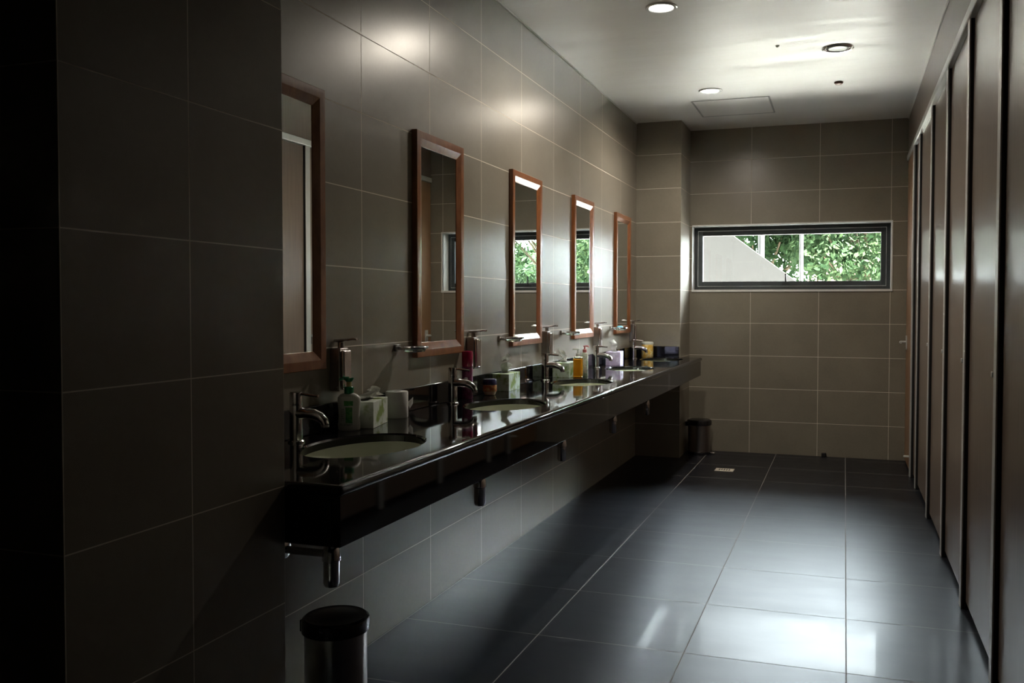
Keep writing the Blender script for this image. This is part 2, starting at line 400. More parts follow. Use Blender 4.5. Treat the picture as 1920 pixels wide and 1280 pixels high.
# ------------------------------------------------------------------ vanity counter
CT = 0.898; CX1 = -1.19; CY0 = 1.945; CY1 = YC
SINKS = [2.54, 3.80, 5.06, 6.30, 7.46]; SX = -1.475; SA, SB = 0.172, 0.262
counter = thing('vanity_counter', 'long polished black stone counter with five oval basins along the left wall', 'counter', (XL + 0.003, CY0, 0))
b = MB(); bm = b.bm
xs0, xs1 = 0.0, CX1 - XL - 0.015
bounds = [0.0] + [(SINKS[i] + SINKS[i + 1]) / 2 - CY0 for i in range(4)] + [CY1 - CY0]
for i, sy in enumerate(SINKS):
    cx, cy = SX - XL, sy - CY0; y0, y1 = bounds[i], bounds[i + 1]
    angs = [2 * PI * k / 64 for k in range(64)]
    for X_, Y_ in ((xs0, y0), (xs1, y0), (xs1, y1), (xs0, y1)): angs.append(math.atan2(Y_ - cy, X_ - cx) % (2 * PI))
    angs = sorted(angs)
    inn, out, low, rnd = [], [], [], []
    for a in angs:
        dx, dy = math.cos(a), math.sin(a)
        k = 1 / math.sqrt((dx / SA) ** 2 + (dy / SB) ** 2)
        tt = min([((xs1 - cx) / dx if dx > 1e-9 else (xs0 - cx) / dx if dx < -1e-9 else 1e9), ((y1 - cy) / dy if dy > 1e-9 else (y0 - cy) / dy if dy < -1e-9 else 1e9)])
        out.append(bm.verts.new((cx + dx * tt, cy + dy * tt, CT)))
        rnd.append(bm.verts.new((cx + dx * (k + 0.006), cy + dy * (k + 0.006), CT)))
        inn.append(bm.verts.new((cx + dx * k, cy + dy * k, CT - 0.006)))
        low.append(bm.verts.new((cx + dx * k, cy + dy * k, CT - 0.028)))
    n = len(angs)
    for r0, r1 in ((out, rnd), (rnd, inn), (inn, low)):
        for k in range(n): bm.faces.new((r0[k], r0[(k + 1) % n], r1[(k + 1) % n], r1[k]))
bmesh.ops.remove_doubles(bm, verts=bm.verts, dist=1e-5)
# bullnose front edge and near end edge
def nose(p0, p1, outd, inn0=0.0):
    prof = [(0, 0)] + [(0.015 * math.sin(a), -0.015 + 0.015 * math.cos(a)) for a in [PI * k / 10 for k in range(1, 11)]]
    va = []
    for p in (p0, p1):
        va.append([bm.verts.new((p[0] + outd[0] * q, p[1] + outd[1] * q, CT + z)) for q, z in prof])
    for k in range(len(prof) - 1): bm.faces.new((va[0][k], va[1][k], va[1][k + 1], va[0][k + 1]))
nose((xs1, 0), (xs1, bounds[-1]), (1, 0))
nose((0, 0), (xs1, 0), (0, -1))
# quarter-sphere corner
prof = [(0.015 * math.sin(a), -0.015 + 0.015 * math.cos(a)) for a in [PI * k / 10 for k in range(0, 11)]]
rg = []
for j in range(7):
    a = -PI / 2 + PI / 2 * j / 6
    rg.append([bm.verts.new((xs1 + math.cos(a) * q, math.sin(a) * q, CT + z)) for q, z in prof])
for r0, r1 in zip(rg, rg[1:]):
    for k in range(10): bm.faces.new((r0[k], r1[k], r1[k + 1], r0[k + 1]))
o = b.build('counter_top', m_granite, counter)
b = MB(); b.box(xs1 - 0.02, xs1 + 0.004, -0.004, bounds[-1], CT - 0.16, CT - 0.028); b.box(0, xs1 - 0.02, -0.004, 0.018, CT - 0.16, CT - 0.028)
b.build('counter_apron', m_granite, counter, bevel=0.003)
b = MB(); b.box(0, 0.02, 0, bounds[-1], CT, CT + 0.098)
b.box(0.02, XC - XL - 0.01, bounds[-1] - 0.02, bounds[-1], CT, CT + 0.095)
b.build('backsplash', m_granite, counter, bevel=0.003)

slab = ['nearest', 'second', 'third', 'fourth', 'farthest']
sl_lab = ['oval undermount basin nearest the camera, below the green and white soap bottle', 'oval undermount basin in front of the small navy lidded jar',
          'oval undermount basin in front of the amber soap bottle', 'oval undermount basin in front of the lilac tissue box', 'oval undermount basin at the far end beside the tiled column']
ba = thing('wash_basin', sl_lab[0], 'sink', (SX, SINKS[0], CT - 0.19), 0, 'oval basins set in the counter')
b = MB()
prof = [(0.02, 0.004), (0.07, 0.004), (0.45, 0.012), (0.75, 0.045), (0.92, 0.095), (0.985, 0.14), (1.0, 0.162), (1.10, 0.162), (1.08, 0.135), (0.95, 0.07), (0.75, 0.025), (0.45, -0.006), (0.02, -0.010)]
b.lathe([(r, z) for r, z in prof], 64, sx=SA + 0.006, sy=SB + 0.006, cap0=False, cap1=False)
b.build('bowl', m_porc, ba)
b = MB(); b.lathe([(0.0, 0.010), (0.018, 0.011), (0.024, 0.009), (0.024, 0.0), (0.02, -0.03)], 24, cap0=False); b.build('drain', m_chrome, ba)
b = MB(); b.lathe([(0.006, 0), (0.011, 0), (0.011, 0.002), (0.006, 0.002)], 20); ov = b.build('overflow_ring', m_chrome, ba); ov.rotation_euler = (0, PI / 2 - 0.3, 0); ov.location = (-SA + 0.004, 0, 0.125)
for i in range(1, 5):
    c = copy_tree(ba); c.location.y = SINKS[i]; c['label'] = sl_lab[i]

# taps
fa_lab = ['chrome pillar tap at the nearest basin, mostly against dark backsplash', 'chrome pillar tap standing before the purple spray can', 'chrome pillar tap between the two green tissue boxes, at the third basin',
          'chrome pillar tap just left of the lilac tissue box', 'chrome pillar tap before the yellow canister at the far basin']
FY = [2.51, 3.745, 5.08, 6.24, 7.46]
fa = thing('basin_tap', fa_lab[0], 'tap', (-1.712, FY[0], CT), 0, 'chrome taps behind the basins')
MB().lathe([(0.028, 0), (0.028, 0.005), (0.025, 0.008), (0.020, 0.008)], 28).build('base_ring', m_chrome, fa)
tbody = MB().lathe([(0.021, 0.006), (0.021, 0.118), (0.0205, 0.121), (0.0205, 0.123), (0.021, 0.126), (0.021, 0.163), (0.019, 0.166)], 28).build('body', m_chrome, fa)
b = MB(); b.tube([(0.005, 0, 0.094), (0.04, 0, 0.097), (0.07, 0, 0.094), (0.092, 0, 0.086), (0.106, 0, 0.074), (0.110, 0, 0.062)], [0.019, 0.0185, 0.018, 0.0165, 0.0145, 0.013], 18)
spt = b.build('spout', m_chrome, fa)
MB().lathe([(0.013, 0), (0.013, 0.008)], 18).build('aerator', m_steel, spt, loc=(0.110, 0, 0.055))
b = MB(); b.tube([(0.0, 0, 0.157), (0.03, 0, 0.160), (0.085, 0, 0.155)], [0.006, 0.0055, 0.0045], 10); b.build('lever', m_chrome, tbody)
for i in range(1, 5):
    c = copy_tree(fa); c.location.y = FY[i]; c['label'] = fa_lab[i]

# bottle traps under the counter
tr_lab = ['chrome bottle trap hanging under the near end of the counter above the bin', 'chrome bottle trap under the second basin', 'chrome bottle trap under the third basin', 'chrome bottle trap under the fourth basin', 'chrome bottle trap in the dark under the far basin']
tp = thing('bottle_trap', tr_lab[0], 'pipe', (-1.60, SINKS[0], 0.42), 0, 'chrome traps under the basins')
MB().lathe([(0.005, 0.0), (0.022, 0.002), (0.027, 0.012), (0.027, 0.085), (0.031, 0.088), (0.031, 0.098), (0.026, 0.128), (0.017, 0.14), (0.017, 0.255)], 28).build('trap_body', m_chrome, tp)
b = MB(); b.tube([(0, 0, 0.108), (-0.12, 0, 0.108), (-0.176, 0, 0.108)], 0.013, 14); b.build('outlet_pipe', m_chrome, tp)
b = MB(); b.lathe([(0.03, 0), (0.03, 0.008), (0.015, 0.012)], 24); wf = b.build('wall_flange', m_chrome, tp); wf.rotation_euler = (0, PI / 2, 0); wf.location = (-0.184, 0, 0.108)
for i, y in enumerate(SINKS):
    if i == 0: continue
    c = copy_tree(tp); c.location.y = y; c['label'] = tr_lab[i]

# ------------------------------------------------------------------ mirrors
def frame_mesh(y0, y1, z0, z1):
    prof = [(0, 0), (0, 0.023), (0.002, 0.025), (0.032, 0.025), (0.034, 0.0243), (0.064, 0.013), (0.065, 0.011), (0.065, 0.0)]
    b = MB(); rg = []
    for t_, h in prof:
        rg.append([b.bm.verts.new((h, yy, zz)) for yy, zz in ((y0 + t_, z0 + t_), (y1 - t_, z0 + t_), (y1 - t_, z1 - t_), (y0 + t_, z1 - t_))])
    rg.append(rg[0])
    for a, c in zip(rg, rg[1:]):
        for k in range(4): b.bm.faces.new((a[k], a[(k + 1) % 4], c[(k + 1) % 4], c[k]))
    return b
MY = [(2.30, 2.77), (3.486, 3.985), (4.66, 5.165), (5.86, 6.355), (7.04, 7.55)]
mi_lab = ['tall brown framed mirror nearest the camera, half hidden by the dark pillar', 'tall brown framed mirror, second from the camera, reflecting the window edge',
          'tall brown framed mirror, middle of the five', 'tall brown framed mirror, fourth from the camera, above the amber soap bottle', 'tall brown framed mirror farthest from the camera beside the tiled column']
for i, (y0, y1) in enumerate(MY):
    t = thing('wall_mirror', mi_lab[i], 'mirror', (XL, (y0 + y1) / 2, 1.122), 0, 'framed mirrors on the left wall')
    hw = (y1 - y0) / 2; hh = 0.99
    frame_mesh(-hw, hw, 0, hh).build('mirror_frame', m_frame, t, ang=25)
    g = MB().box(0.004, 0.008, -hw + 0.055, hw - 0.055, 0.055, hh - 0.055).build('mirror_glass', m_mirror, t, smooth=False)
    g.location.x = 0.003

# soap dispensers
DY = [2.83, 4.065, 5.22, 6.42, 7.60]
di_lab = ['chrome wall soap dispenser right of the nearest mirror', 'chrome wall soap dispenser above the purple spray can', 'chrome wall soap dispenser right of the middle mirror',
          'chrome wall soap dispenser left of the farthest mirror', 'chrome wall soap dispenser next to the tiled column']
di = thing('soap_dispenser', di_lab[0], 'dispenser', (XL, DY[0], 1.035), 0, 'wall soap dispensers between the mirrors')
MB().box(0, 0.042, 0, 0.062, 0, 0.158).build('housing', m_steelh, di, bevel=0.004)
b = MB(); b.box(0.042, 0.058, 0.004, 0.058, 0.006, 0.150); b.build('front_cover', m_chromed, di, bevel=0.007, seg=4)
b = MB(); b.lathe([(0.012, 0.158), (0.012, 0.178)], 18, c=(0.028, 0.031)); pst = b.build('pump_stem', m_steel, di)
b = MB(); b.tube([(0.005, 0.031, 0.184), (0.05, 0.031, 0.188), (0.082, 0.031, 0.192), (0.096, 0.031, 0.190)], [0.013, 0.011, 0.009, 0.007], 12, flat=0.6); b.build('pump_lever', m_chrome, pst)
MB().lathe([(0.004, 0), (0.004, 0.004)], 10).build('fixing_screw', m_chrome, di, loc=(0.03, 0.0, 0.02)).rotation_euler = (PI / 2, 0, 0)
for i in range(1, 5):
    c = copy_tree(di); c.location.y = DY[i]; c['label'] = di_lab[i]

# oval glass soap dishes on chrome brackets
HY = [3.34, 4.51, 5.62, 6.93]
hd_lab = ['glass soap dish on a chrome bracket left of the second mirror', 'glass soap dish on a chrome bracket left of the middle mirror', 'glass soap dish on a chrome bracket left of the fourth mirror', 'glass soap dish holding blue soap, left of the farthest mirror']
sdsh = thing('soap_dish', hd_lab[0], 'soap dish', (XL, HY[0], 1.165), 0, 'soap dishes on the wall')
b = MB(); b.box(0, 0.012, -0.02, 0.02, -0.008, 0.022); b.tube([(0.01, 0, 0.005), (0.04, 0, 0.005)], 0.008, 12); b.build('bracket', m_steel, sdsh, bevel=0.002)
b = MB(); n = 40; pts = []
for k in range(n + 1):
    a = 2 * PI * k / n; pts.append((0.085 + 0.052 * math.cos(a), 0.062 * math.sin(a), 0.010))
b.tube(pts, 0.005, 8); b.build('holder_ring', m_chrome, sdsh)
MB().lathe([(0.5, -0.010), (0.85, -0.007), (0.97, 0.008), (1.0, 0.012), (0.92, 0.010), (0.8, -0.001), (0.4, -0.003)], 40, c=(0.085, 0), sx=0.049, sy=0.059).build('glass_dish', m_glass, sdsh)
for i in range(1, 4):
    c = copy_tree(sdsh); c.location.y = HY[i]; c['label'] = hd_lab[i]
b = MB(); b.lathe([(0.3, 0), (0.9, 0.003), (1.0, 0.012), (0.92, 0.022), (0.5, 0.027)], 24, sx=0.026, sy=0.042)
o = b.build('soap_bar', m_soapblue, loc=(XL + 0.08, HY[3], 1.165 + 0.0)); tag(o, 'pale blue soap bar lying in the farthest soap dish', 'soap')

# ------------------------------------------------------------------ things on the counter
def rot(o, a): o.rotation_euler = (0, 0, a); return o
# green capped pump bottle
t = thing('soap_bottle', 'white hand soap bottle with green pump and green label by the nearest tap', 'bottle', (-1.700, 2.82, CT), 0.1)
b = MB()
b.lathe([(0.86, 0.0), (0.95, 0.004), (0.97, 0.02), (0.90, 0.05), (0.93, 0.08), (1.0, 0.105), (0.97, 0.118), (0.75, 0.129), (0.36, 0.136)], 40, sx=0.044, sy=0.026)
b.build('bottle_body', m_white, t)
MB().lathe([(0.017, 0.132), (0.017, 0.156), (0.015, 0.158)], 24).build('collar', m_green, t)
MB().lathe([(0.009, 0.158), (0.009, 0.178)], 16).build('pump_neck', simple('yellowish_clear_pump', (0.62, 0.50, 0.22), 0.2), t)
b = MB(); b.lathe([(0.011, 0.176), (0.017, 0.186), (0.017, 0.190)], 20); b.tube([(0, 0, 0.187), (-0.02, -0.006, 0.188), (-0.032, -0.010, 0.182)], [0.007, 0.006, 0.005], 10)
b.build('pump_head', m_green, t)
def wrap_patch(b, a0, a1, z0, z1, sx, sy, k=1.0, n=8, zr=None):
    """a curved patch lying on the bottle wall"""
    prof = [(0.0, 0.86), (0.02, 0.97), (0.05, 0.90), (0.08, 0.93), (0.105, 1.0), (0.118, 0.97)]
    def rr(z):
        for (za, ra), (zb, rb) in zip(prof, prof[1:]):
            if za <= z <= zb: return ra + (rb - ra) * (z - za) / (zb - za)
        return 0.95
    rows = []
    for j in range(7):
        z = z0 + (z1 - z0) * j / 6
        rows.append([b.bm.verts.new(((sx * rr(z) + k * 0.0008) * math.cos(a0 + (a1 - a0) * i / n), (sy * rr(z) + k * 0.0008) * math.sin(a0 + (a1 - a0) * i / n), z)) for i in range(n + 1)])
    for r0, r1 in zip(rows, rows[1:]):
        for i in range(n): b.bm.faces.new((r0[i], r0[i + 1], r1[i + 1], r1[i]))
b = MB(); wrap_patch(b, -1.62, -1.0, 0.028, 0.085, 0.044, 0.026); wrap_patch(b, -1.75, -0.95, 0.090, 0.108, 0.044, 0.026)
b.build('green_label', m_grnlabel, t)
b = MB()
for j in range(7): wrap_patch(b, -2.15, -1.70, 0.036 + j * 0.0065, 0.0395 + j * 0.0065, 0.044, 0.026)
wrap_patch(b, -2.2, -1.0, 0.018, 0.026, 0.044, 0.026)
b.build('small_print', m_greytext, t)

def tissue_sheet(seed, w_, h_, lean=0.0):
    """crumpled sheet standing out of the slot"""
    rnd = random.Random(seed); b = MB(); n = 18; g = []
    ph = [rnd.uniform(0, 6.28) for _ in range(4)]
    for j in range(n + 1):
        v = j / n; row = []
        for i in range(n + 1):
            u = i / n * 2 - 1
            wd = w_ * (0.35 + 0.65 * v ** 0.7) * (1 - 0.55 * v ** 3)
            x = 0.020 * math.sin(4 * u + ph[0] + 2.5 * v) * (0.35 + v) + lean * v + 0.007 * math.sin(13 * u + ph[1] + 4 * v)
            y = u * wd + 0.010 * math.sin(6 * v + ph[2]) + 0.35 * wd * v * math.sin(ph[1])
            z = h_ * v * (1 - 0.45 * abs(u - 0.3 * math.sin(ph[3])) ** 1.2) + 0.008 * math.sin(8 * u + ph[3]) * v
            row.append(b.bm.verts.new((x, y, z)))
        g.append(row)
    for a, c in zip(g, g[1:]):
        for i in range(n): b.bm.faces.new((a[i], a[i + 1], c[i + 1], c[i]))
    bmesh.ops.solidify(b.bm, geom=b.bm.faces[:], thickness=0.0012)
    return b
def tissue_box(label, x, y, rz, lx, ly, h, mat, seed, th=0.05, tw=0.045, lean=0.0, group='tissue boxes on the counter'):
    """x,y is the corner nearest the camera and the room"""
    t = thing('tissue_box', label, 'tissue box', (x, y, CT), rz, group)
    b = MB(); b.box(-lx, 0, 0, ly, 0, h); ct = b.build('carton', mat, t, bevel=0.0015)
    b = MB(); b.lathe([(0.93, h + 0.0003), (1.0, h + 0.0009), (0.93, h + 0.0012)], 28, c=(-lx / 2, ly / 2), sx=0.024, sy=0.06); b.build('slot_rim', m_rubber, ct)
    s = tissue_sheet(seed, tw, th, lean).build('tissue', m_tissue, t, ang=60); s.location = (-lx / 2, ly / 2, h)
    return t
tb = tissue_box('leaf patterned green tissue box beside the soap bottle, bright white on its lit side', -1.632, 2.875, 0.24, 0.112, 0.20, 0.098, printed('pale_leaf_printed_card', (0.78, 0.84, 0.76), (0.24, 0.34, 0.05), 13, 0.5, 0.62), 3, 0.045, 0.085, 0.03)
tissue_box('green leaf patterned tissue box beside the navy lidded jar, tissue standing tall', -1.672, 4.365, 0.06, 0.115, 0.20, 0.092, m_box_green, 8, 0.10, 0.062, 0.01)
tissue_box('green tissue box behind the amber soap bottle', -1.640, 5.34, 0.02, 0.11, 0.22, 0.092, m_box_green, 12, 0.085, 0.075, -0.04)
pb = tissue_box('lilac tissue box with a white tissue at the fourth basin', -1.60, 6.515, 0.12, 0.11, 0.20, 0.105, m_box_lilac, 21, 0.09, 0.045, -0.01)
# swirl mark on the lilac box
pts = [(0.0008, 0.06 + 0.02 * math.cos(a) * (1 - a / 14), 0.065 + 0.022 * math.sin(a) * (1 - a / 14)) for a in [k * 0.35 for k in range(20)]]
b = MB(); b.tube(pts, 0.0035, 6); b.build('swirl_mark', m_lilacmark, pb)

# toilet roll
t = thing('toilet_roll', 'white toilet roll standing behind the nearest tissue box', 'toilet roll', (-1.712, 3.205, CT), 0)
b = MB(); b.lathe([(0.019, 0.002), (0.043, 0.0), (0.045, 0.003), (0.045, 0.103), (0.043, 0.106), (0.020, 0.106), (0.019, 0.100), (0.019, 0.002)], 40, cap0=False, cap1=False); b.build('paper_roll', m_tissue, t)
b = MB(); b.lathe([(0.0185, 0.002), (0.0185, 0.104), (0.0175, 0.104), (0.0175, 0.002), (0.0185, 0.002)], 30, cap0=False, cap1=False); b.build('card_core', simple('grey_card', (0.30, 0.26, 0.21), 0.8), t)
b = MB(); g = []
for j in range(7):
    v = j / 6; g.append([b.bm.verts.new((0.030 + 0.010 * v + 0.004 * math.sin(4 * v), 0.034 + 0.035 * v + 0.03 * u * (1 - abs(2 * v - 1)), 0.045 + 0.045 * u * (1 - 0.8 * abs(2 * v - 1)) + 0.01)) for u in (-0.5, -0.2, 0.2, 0.5)])
for a, c in zip(g, g[1:]):
    for i in range(3): b.bm.faces.new((a[i], a[i + 1], c[i + 1], c[i]))
bmesh.ops.solidify(b.bm, geom=b.bm.faces[:], thickness=0.0008)
b.build('loose_sheet', m_tissue, t)

# purple spray can
t = thing('spray_can', 'tall magenta topped purple can behind the second tap', 'can', (-1.735, 3.965, CT), 0)
MB().lathe([(0.024, 0), (0.0265, 0.004), (0.0265, 0.15), (0.025, 0.156)], 32).build('can_body', m_purple, t)
MB().lathe([(0.0255, 0.156), (0.0268, 0.158), (0.0268, 0.225), (0.024, 0.231), (0.012, 0.232)], 32).build('cap', m_magenta, t)
b = MB(); b.lathe([(0.3, 0), (1, 0.0005), (0.3, 0.001)], 16, sx=0.010, sy=0.006)
o = b.build('pale_mark', m_lilacmark, t); o.rotation_euler = (PI / 2, 0, 0); o.location = (0.004, -0.0262, 0.10)
# jar
t = thing('cream_jar', 'small round jar with navy lid and red gold label by the second basin', 'jar', (-1.697, 4.16, CT), 0)
MB().lathe([(0.018, 0), (0.026, 0.003), (0.033, 0.018), (0.034, 0.030), (0.034, 0.052), (0.031, 0.055)], 32).build('jar_body', m_cream, t)
MB().lathe([(0.0345, 0.020), (0.0352, 0.022), (0.0352, 0.050), (0.0345, 0.052)], 32, cap0=False, cap1=False).build('jar_label', m_jarlab, t)
MB().lathe([(0.034, 0.054), (0.0355, 0.056), (0.0355, 0.076), (0.032, 0.082), (0.015, 0.084)], 32).build('jar_lid', m_navy, t)
# amber bottle
t = thing('soap_bottle', 'square clear bottle of amber liquid soap with white pump', 'bottle', (-1.600, 5.40, CT), 0.0)
MB().box(-0.027, 0.027, -0.018, 0.018, 0.004, 0.118).build('amber_soap', m_amber, t, bevel=0.006, seg=3)
b = MB(); b.box(-0.0285, 0.0285, -0.0195, 0.0195, 0, 0.132); b.build('bottle_shell', m_clearpl, t, bevel=0.008, seg=3)
MB().lathe([(0.013, 0.130), (0.013, 0.150), (0.010, 0.152)], 20).build('collar', m_white, t)
b = MB(); b.lathe([(0.006, 0.150), (0.006, 0.172), (0.012, 0.174), (0.012, 0.182)], 16); b.tube([(0, 0, 0.178), (-0.03, 0, 0.178), (-0.036, 0, 0.172)], [0.006, 0.005, 0.004], 8)
b.build('pump_head', m_white, t)
# white/pink bottle
t = thing('lotion_bottle', 'slim pale lotion bottle with pink pump beside the amber bottle', 'bottle', (-1.585, 5.50, CT), 0.0)
MB().lathe([(0.020, 0), (0.022, 0.003), (0.022, 0.135), (0.018, 0.148), (0.011, 0.153)], 28).build('bottle_body', m_palegrn, t)
MB().lathe([(0.012, 0.152), (0.013, 0.154), (0.013, 0.172), (0.009, 0.174)], 20).build('collar', m_pink, t)
b = MB(); b.lathe([(0.006, 0.172), (0.006, 0.188), (0.010, 0.190), (0.010, 0.197)], 16); b.tube([(0, 0, 0.194), (0.02, 0, 0.194), (0.028, 0, 0.188)], [0.005, 0.0045, 0.004], 8)
b.build('pump_head', m_pink, t)
# canister
t = thing('canister', 'yellow patterned canister with white lid at the far end of the counter', 'canister', (-1.655, 7.745, CT), 0)
MB().lathe([(0.050, 0), (0.052, 0.003), (0.052, 0.112), (0.051, 0.114)], 36).build('canister_body', m_yellow, t)
MB().lathe([(0.052, 0.113), (0.0535, 0.115), (0.0535, 0.130), (0.048, 0.137), (0.020, 0.139)], 36).build('lid', m_white, t)

# ------------------------------------------------------------------ bins
def make_bin(label, x, y):
    t = thing('pedal_bin', label, 'bin', (x, y, 0), 0, 'steel pedal bins')
    MB().lathe([(0.104, 0.0), (0.108, 0.004), (0.108, 0.022), (0.104, 0.024)], 48).build('base_ring', m_blackpl, t)
    MB().lathe([(0.103, 0.022), (0.103, 0.272), (0.101, 0.274)], 56).build('bin_body', m_steel, t)
    b = MB(); b.lathe([(0.103, 0.262), (0.112, 0.266), (0.113, 0.296), (0.110, 0.306), (0.102, 0.312), (0.096, 0.310), (0.060, 0.317), (0.01, 0.319)], 56); b.build('lid', m_blackpl, t)
    b = MB(); b.box(0.10, 0.145, -0.03, 0.03, 0.008, 0.016); b.build('pedal', m_steel, t, bevel=0.002)
    b = MB(); b.box(-0.125, -0.10, -0.025, 0.025, 0.25, 0.29); b.build('hinge', m_blackpl, t, bevel=0.003)
    return t
b1 = make_bin('steel pedal bin with black lid standing under the near end of the counter', -1.607, 2.575)
b2 = copy_tree(b1); b2.location = (-1.255, 8.16, 0); b2['label'] = 'steel pedal bin with black lid in the corner beside the tiled column'

# floor drain
t = thing('floor_drain', 'small pale square drain grate set in the dark floor near the back wall', 'drain', (-0.925, 7.38, 0.0))
MB().box(-0.075, 0.075, -0.062, 0.062, 0.0002, 0.004).build('drain_plate', simple('pale_steel_plate', (0.72, 0.66, 0.56), 0.45, 0.2), t, bevel=0.001)
b = MB()
for k in range(5): b.box(-0.045 + k * 0.02, -0.037 + k * 0.02, -0.03, 0.03, 0.0042, 0.0050)
b.build('grate_slots', m_rubber, t)
o = MB().box(-0.02, 0.02, -0.025, 0.0, 0, 0.035).build('door_stop', m_rubber, bevel=0.004, loc=(-0.165, YB, 0)); tag(o, 'small black rubber door stop at the foot of the back wall', 'door stop')

# ------------------------------------------------------------------ ceiling fittings
def downlight(label, x, y, lit, r=0.088):
    t = thing('downlight', label, 'ceiling light', (x, y, ZC), 0, 'round recessed downlights')
    b = MB(); b.lathe([(r, 0.0), (r, -0.004), (r - 0.006, -0.008), (r - 0.018, -0.007), (r - 0.024, -0.001), (r - 0.024, 0.0)], 48, cap0=False, cap1=False)
    b.build('trim_ring', m_chrome if not lit else m_alu, t)
    if lit:
        MB().lathe([(r - 0.022, -0.001), (r - 0.024, -0.004), (0.01, -0.005)], 40).build('diffuser', m_lamp, t)
        ld = bpy.data.lights.new('downlight_lamp', 'SPOT'); lo = bpy.data.objects.new('downlight_lamp', ld); C.objects.link(lo)
        lo.parent = t; lo.location = (0, 0, -0.02); ld.energy = LAMP_W; ld.spot_size = math.radians(172); ld.spot_blend = 0.75; ld.shadow_soft_size = 0.08; ld.color = (1.0, 0.90, 0.76)
    else:
        b = MB(); b.lathe([(r - 0.024, -0.001), (r - 0.03, -0.006), (r - 0.038, -0.002)], 40, cap0=False, cap1=False); b.build('inner_ring', m_rubber, t)
        MB().lathe([(r - 0.038, -0.002), (r - 0.042, -0.006), (0.01, -0.008)], 40).build('diffuser', m_lampoff, t)
    return t
downlight('lit round downlight at the top edge of the photo', -0.972, 4.867, True)
downlight('lit round downlight beside the ceiling access panel', -0.986, 6.84, True)
downlight('unlit round downlight with dark chrome ring, right side of ceiling', -0.06, 5.97, False, 0.098)
o = MB().lathe([(0.03, 0.0), (0.032, -0.006), (0.024, -0.016), (0.008, -0.018)], 28).build('smoke_detector', simple('brown_tinted_plastic', (0.30, 0.20, 0.15), 0.4), loc=(-0.06, 6.87, ZC)); tag(o, 'tiny round sensor on the ceiling beyond the unlit downlight', 'sensor')
o = MB().lathe([(0.012, 0.0), (0.012, -0.004), (0.004, -0.012)], 16).build('sprinkler_head', m_white, loc=(-0.42, 5.80, ZC)); tag(o, 'tiny white nozzle in the middle of the ceiling', 'sprinkler')
t = thing('access_panel', 'square ceiling access panel outlined by a thin groove', 'panel', (-0.88, 7.46, ZC))
b = MB(); a0, a1 = 0.305, 0.30
for s_ in (-1, 1):
    b.box(s_ * a1 - 0.006, s_ * a1 + 0.006, -a0, a0, -0.003, 0.0); b.box(-a0, a0, s_ * a1 - 0.006, s_ * a1 + 0.006, -0.0031, 0.0)
b.build('panel_frame', simple('grey_painted_bead', (0.42, 0.42, 0.42), 0.5), t)
MB().box(-0.292, 0.292, -0.292, 0.292, -0.002, 0.0).build('panel_board', m_ceil, t, smooth=False)

# ------------------------------------------------------------------ outside
m_ground = simple('pale_concrete_ground', (0.42, 0.415, 0.40), 0.8, 0, 0.08, 1.5)
m_render = simple('grey_white_render', (0.035, 0.0345, 0.036), 0.8, 0, 0.03, 2)
m_pole = simple('white_painted_pole', (0.12, 0.12, 0.125), 0.4, 0, 0.02)
m_terra = simple('terracotta_tiles', (0.10, 0.04, 0.025), 0.8, 0, 0.15, 8)
struct(MB().box(-40, 40, YB + 0.27, 12.6, -0.25, -0.05).build('ground', m_ground, smooth=False))
m_lawn = simple('grey_paving_ground', (0.34, 0.335, 0.325), 0.9, 0, 0.1, 3)
struct(MB().box(-40, 40, 12.6, 70, -0.25, -0.06).build('ground_paving', m_lawn, smooth=False))
t = thing('building', 'white rendered wall outside with a sloping top edge, left in the window', 'building', (-2.0, 14.0, 0))
b = MB(); v0 = [(-5.0, 0), (1.9, 0), (1.9, 0.86 + 0.30), (1.275, 1.348 + 0.401), (0.294, 1.348 + 1.135), (-0.25, 1.348 + 1.55), (-5.0, 1.348 + 1.55)]
va = [b.bm.verts.new((x, 0, z)) for x, z in v0]; vb = [b.bm.verts.new((x, 0.35, z)) for x, z in v0]
b.bm.faces.new(va); b.bm.faces.new(list(reversed(vb)))
for k in range(len(v0)): b.bm.faces.new((va[k], va[(k + 1) % len(v0)], vb[(k + 1) % len(v0)], vb[k]))
b.build('gable_wall', m_render, t, smooth=False)
for nm, x, y, r, lb in (('flag_pole', -1.40, 16.0, 0.057, 'thicker white pole rising behind the sloping white wall'), ('flag_pole', -0.722, 16.0, 0.035, 'slim white pole in front of the trees through the window')):
    t = thing(nm, lb, 'pole', (x, y, 0)); MB().lathe([(r, 0), (r, 3.7), (r * 0.8, 3.8)], 20).build('pole_shaft', m_pole, t); MB().lathe([(r * 2, 0), (r * 2, 0.03)], 20).build('base_plate', m_pole, t)
t = thing('low_house', 'low house with pale wall and reddish roof glimpsed under the trees', 'building', (3.0, 32.0, 0))
MB().box(-4.1, 9, 0, 5, 0, 2.15).build('house_wall', m_render, t, smooth=False)
b = MB(); va = [b.bm.verts.new(p) for p in ((-4.5, -0.4, 2.1), (9.4, -0.4, 2.1), (9.4, 5.4, 2.1), (-4.5, 5.4, 2.1), (-3.2, 2.5, 3.0), (8.2, 2.5, 3.0))]
for f in ((0, 1, 5, 4), (1, 2, 5), (2, 3, 4, 5), (3, 0, 4), (3, 2, 1, 0)): b.bm.faces.new([va[i] for i in f])
b.build('house_roof', m_terra, t, smooth=False)

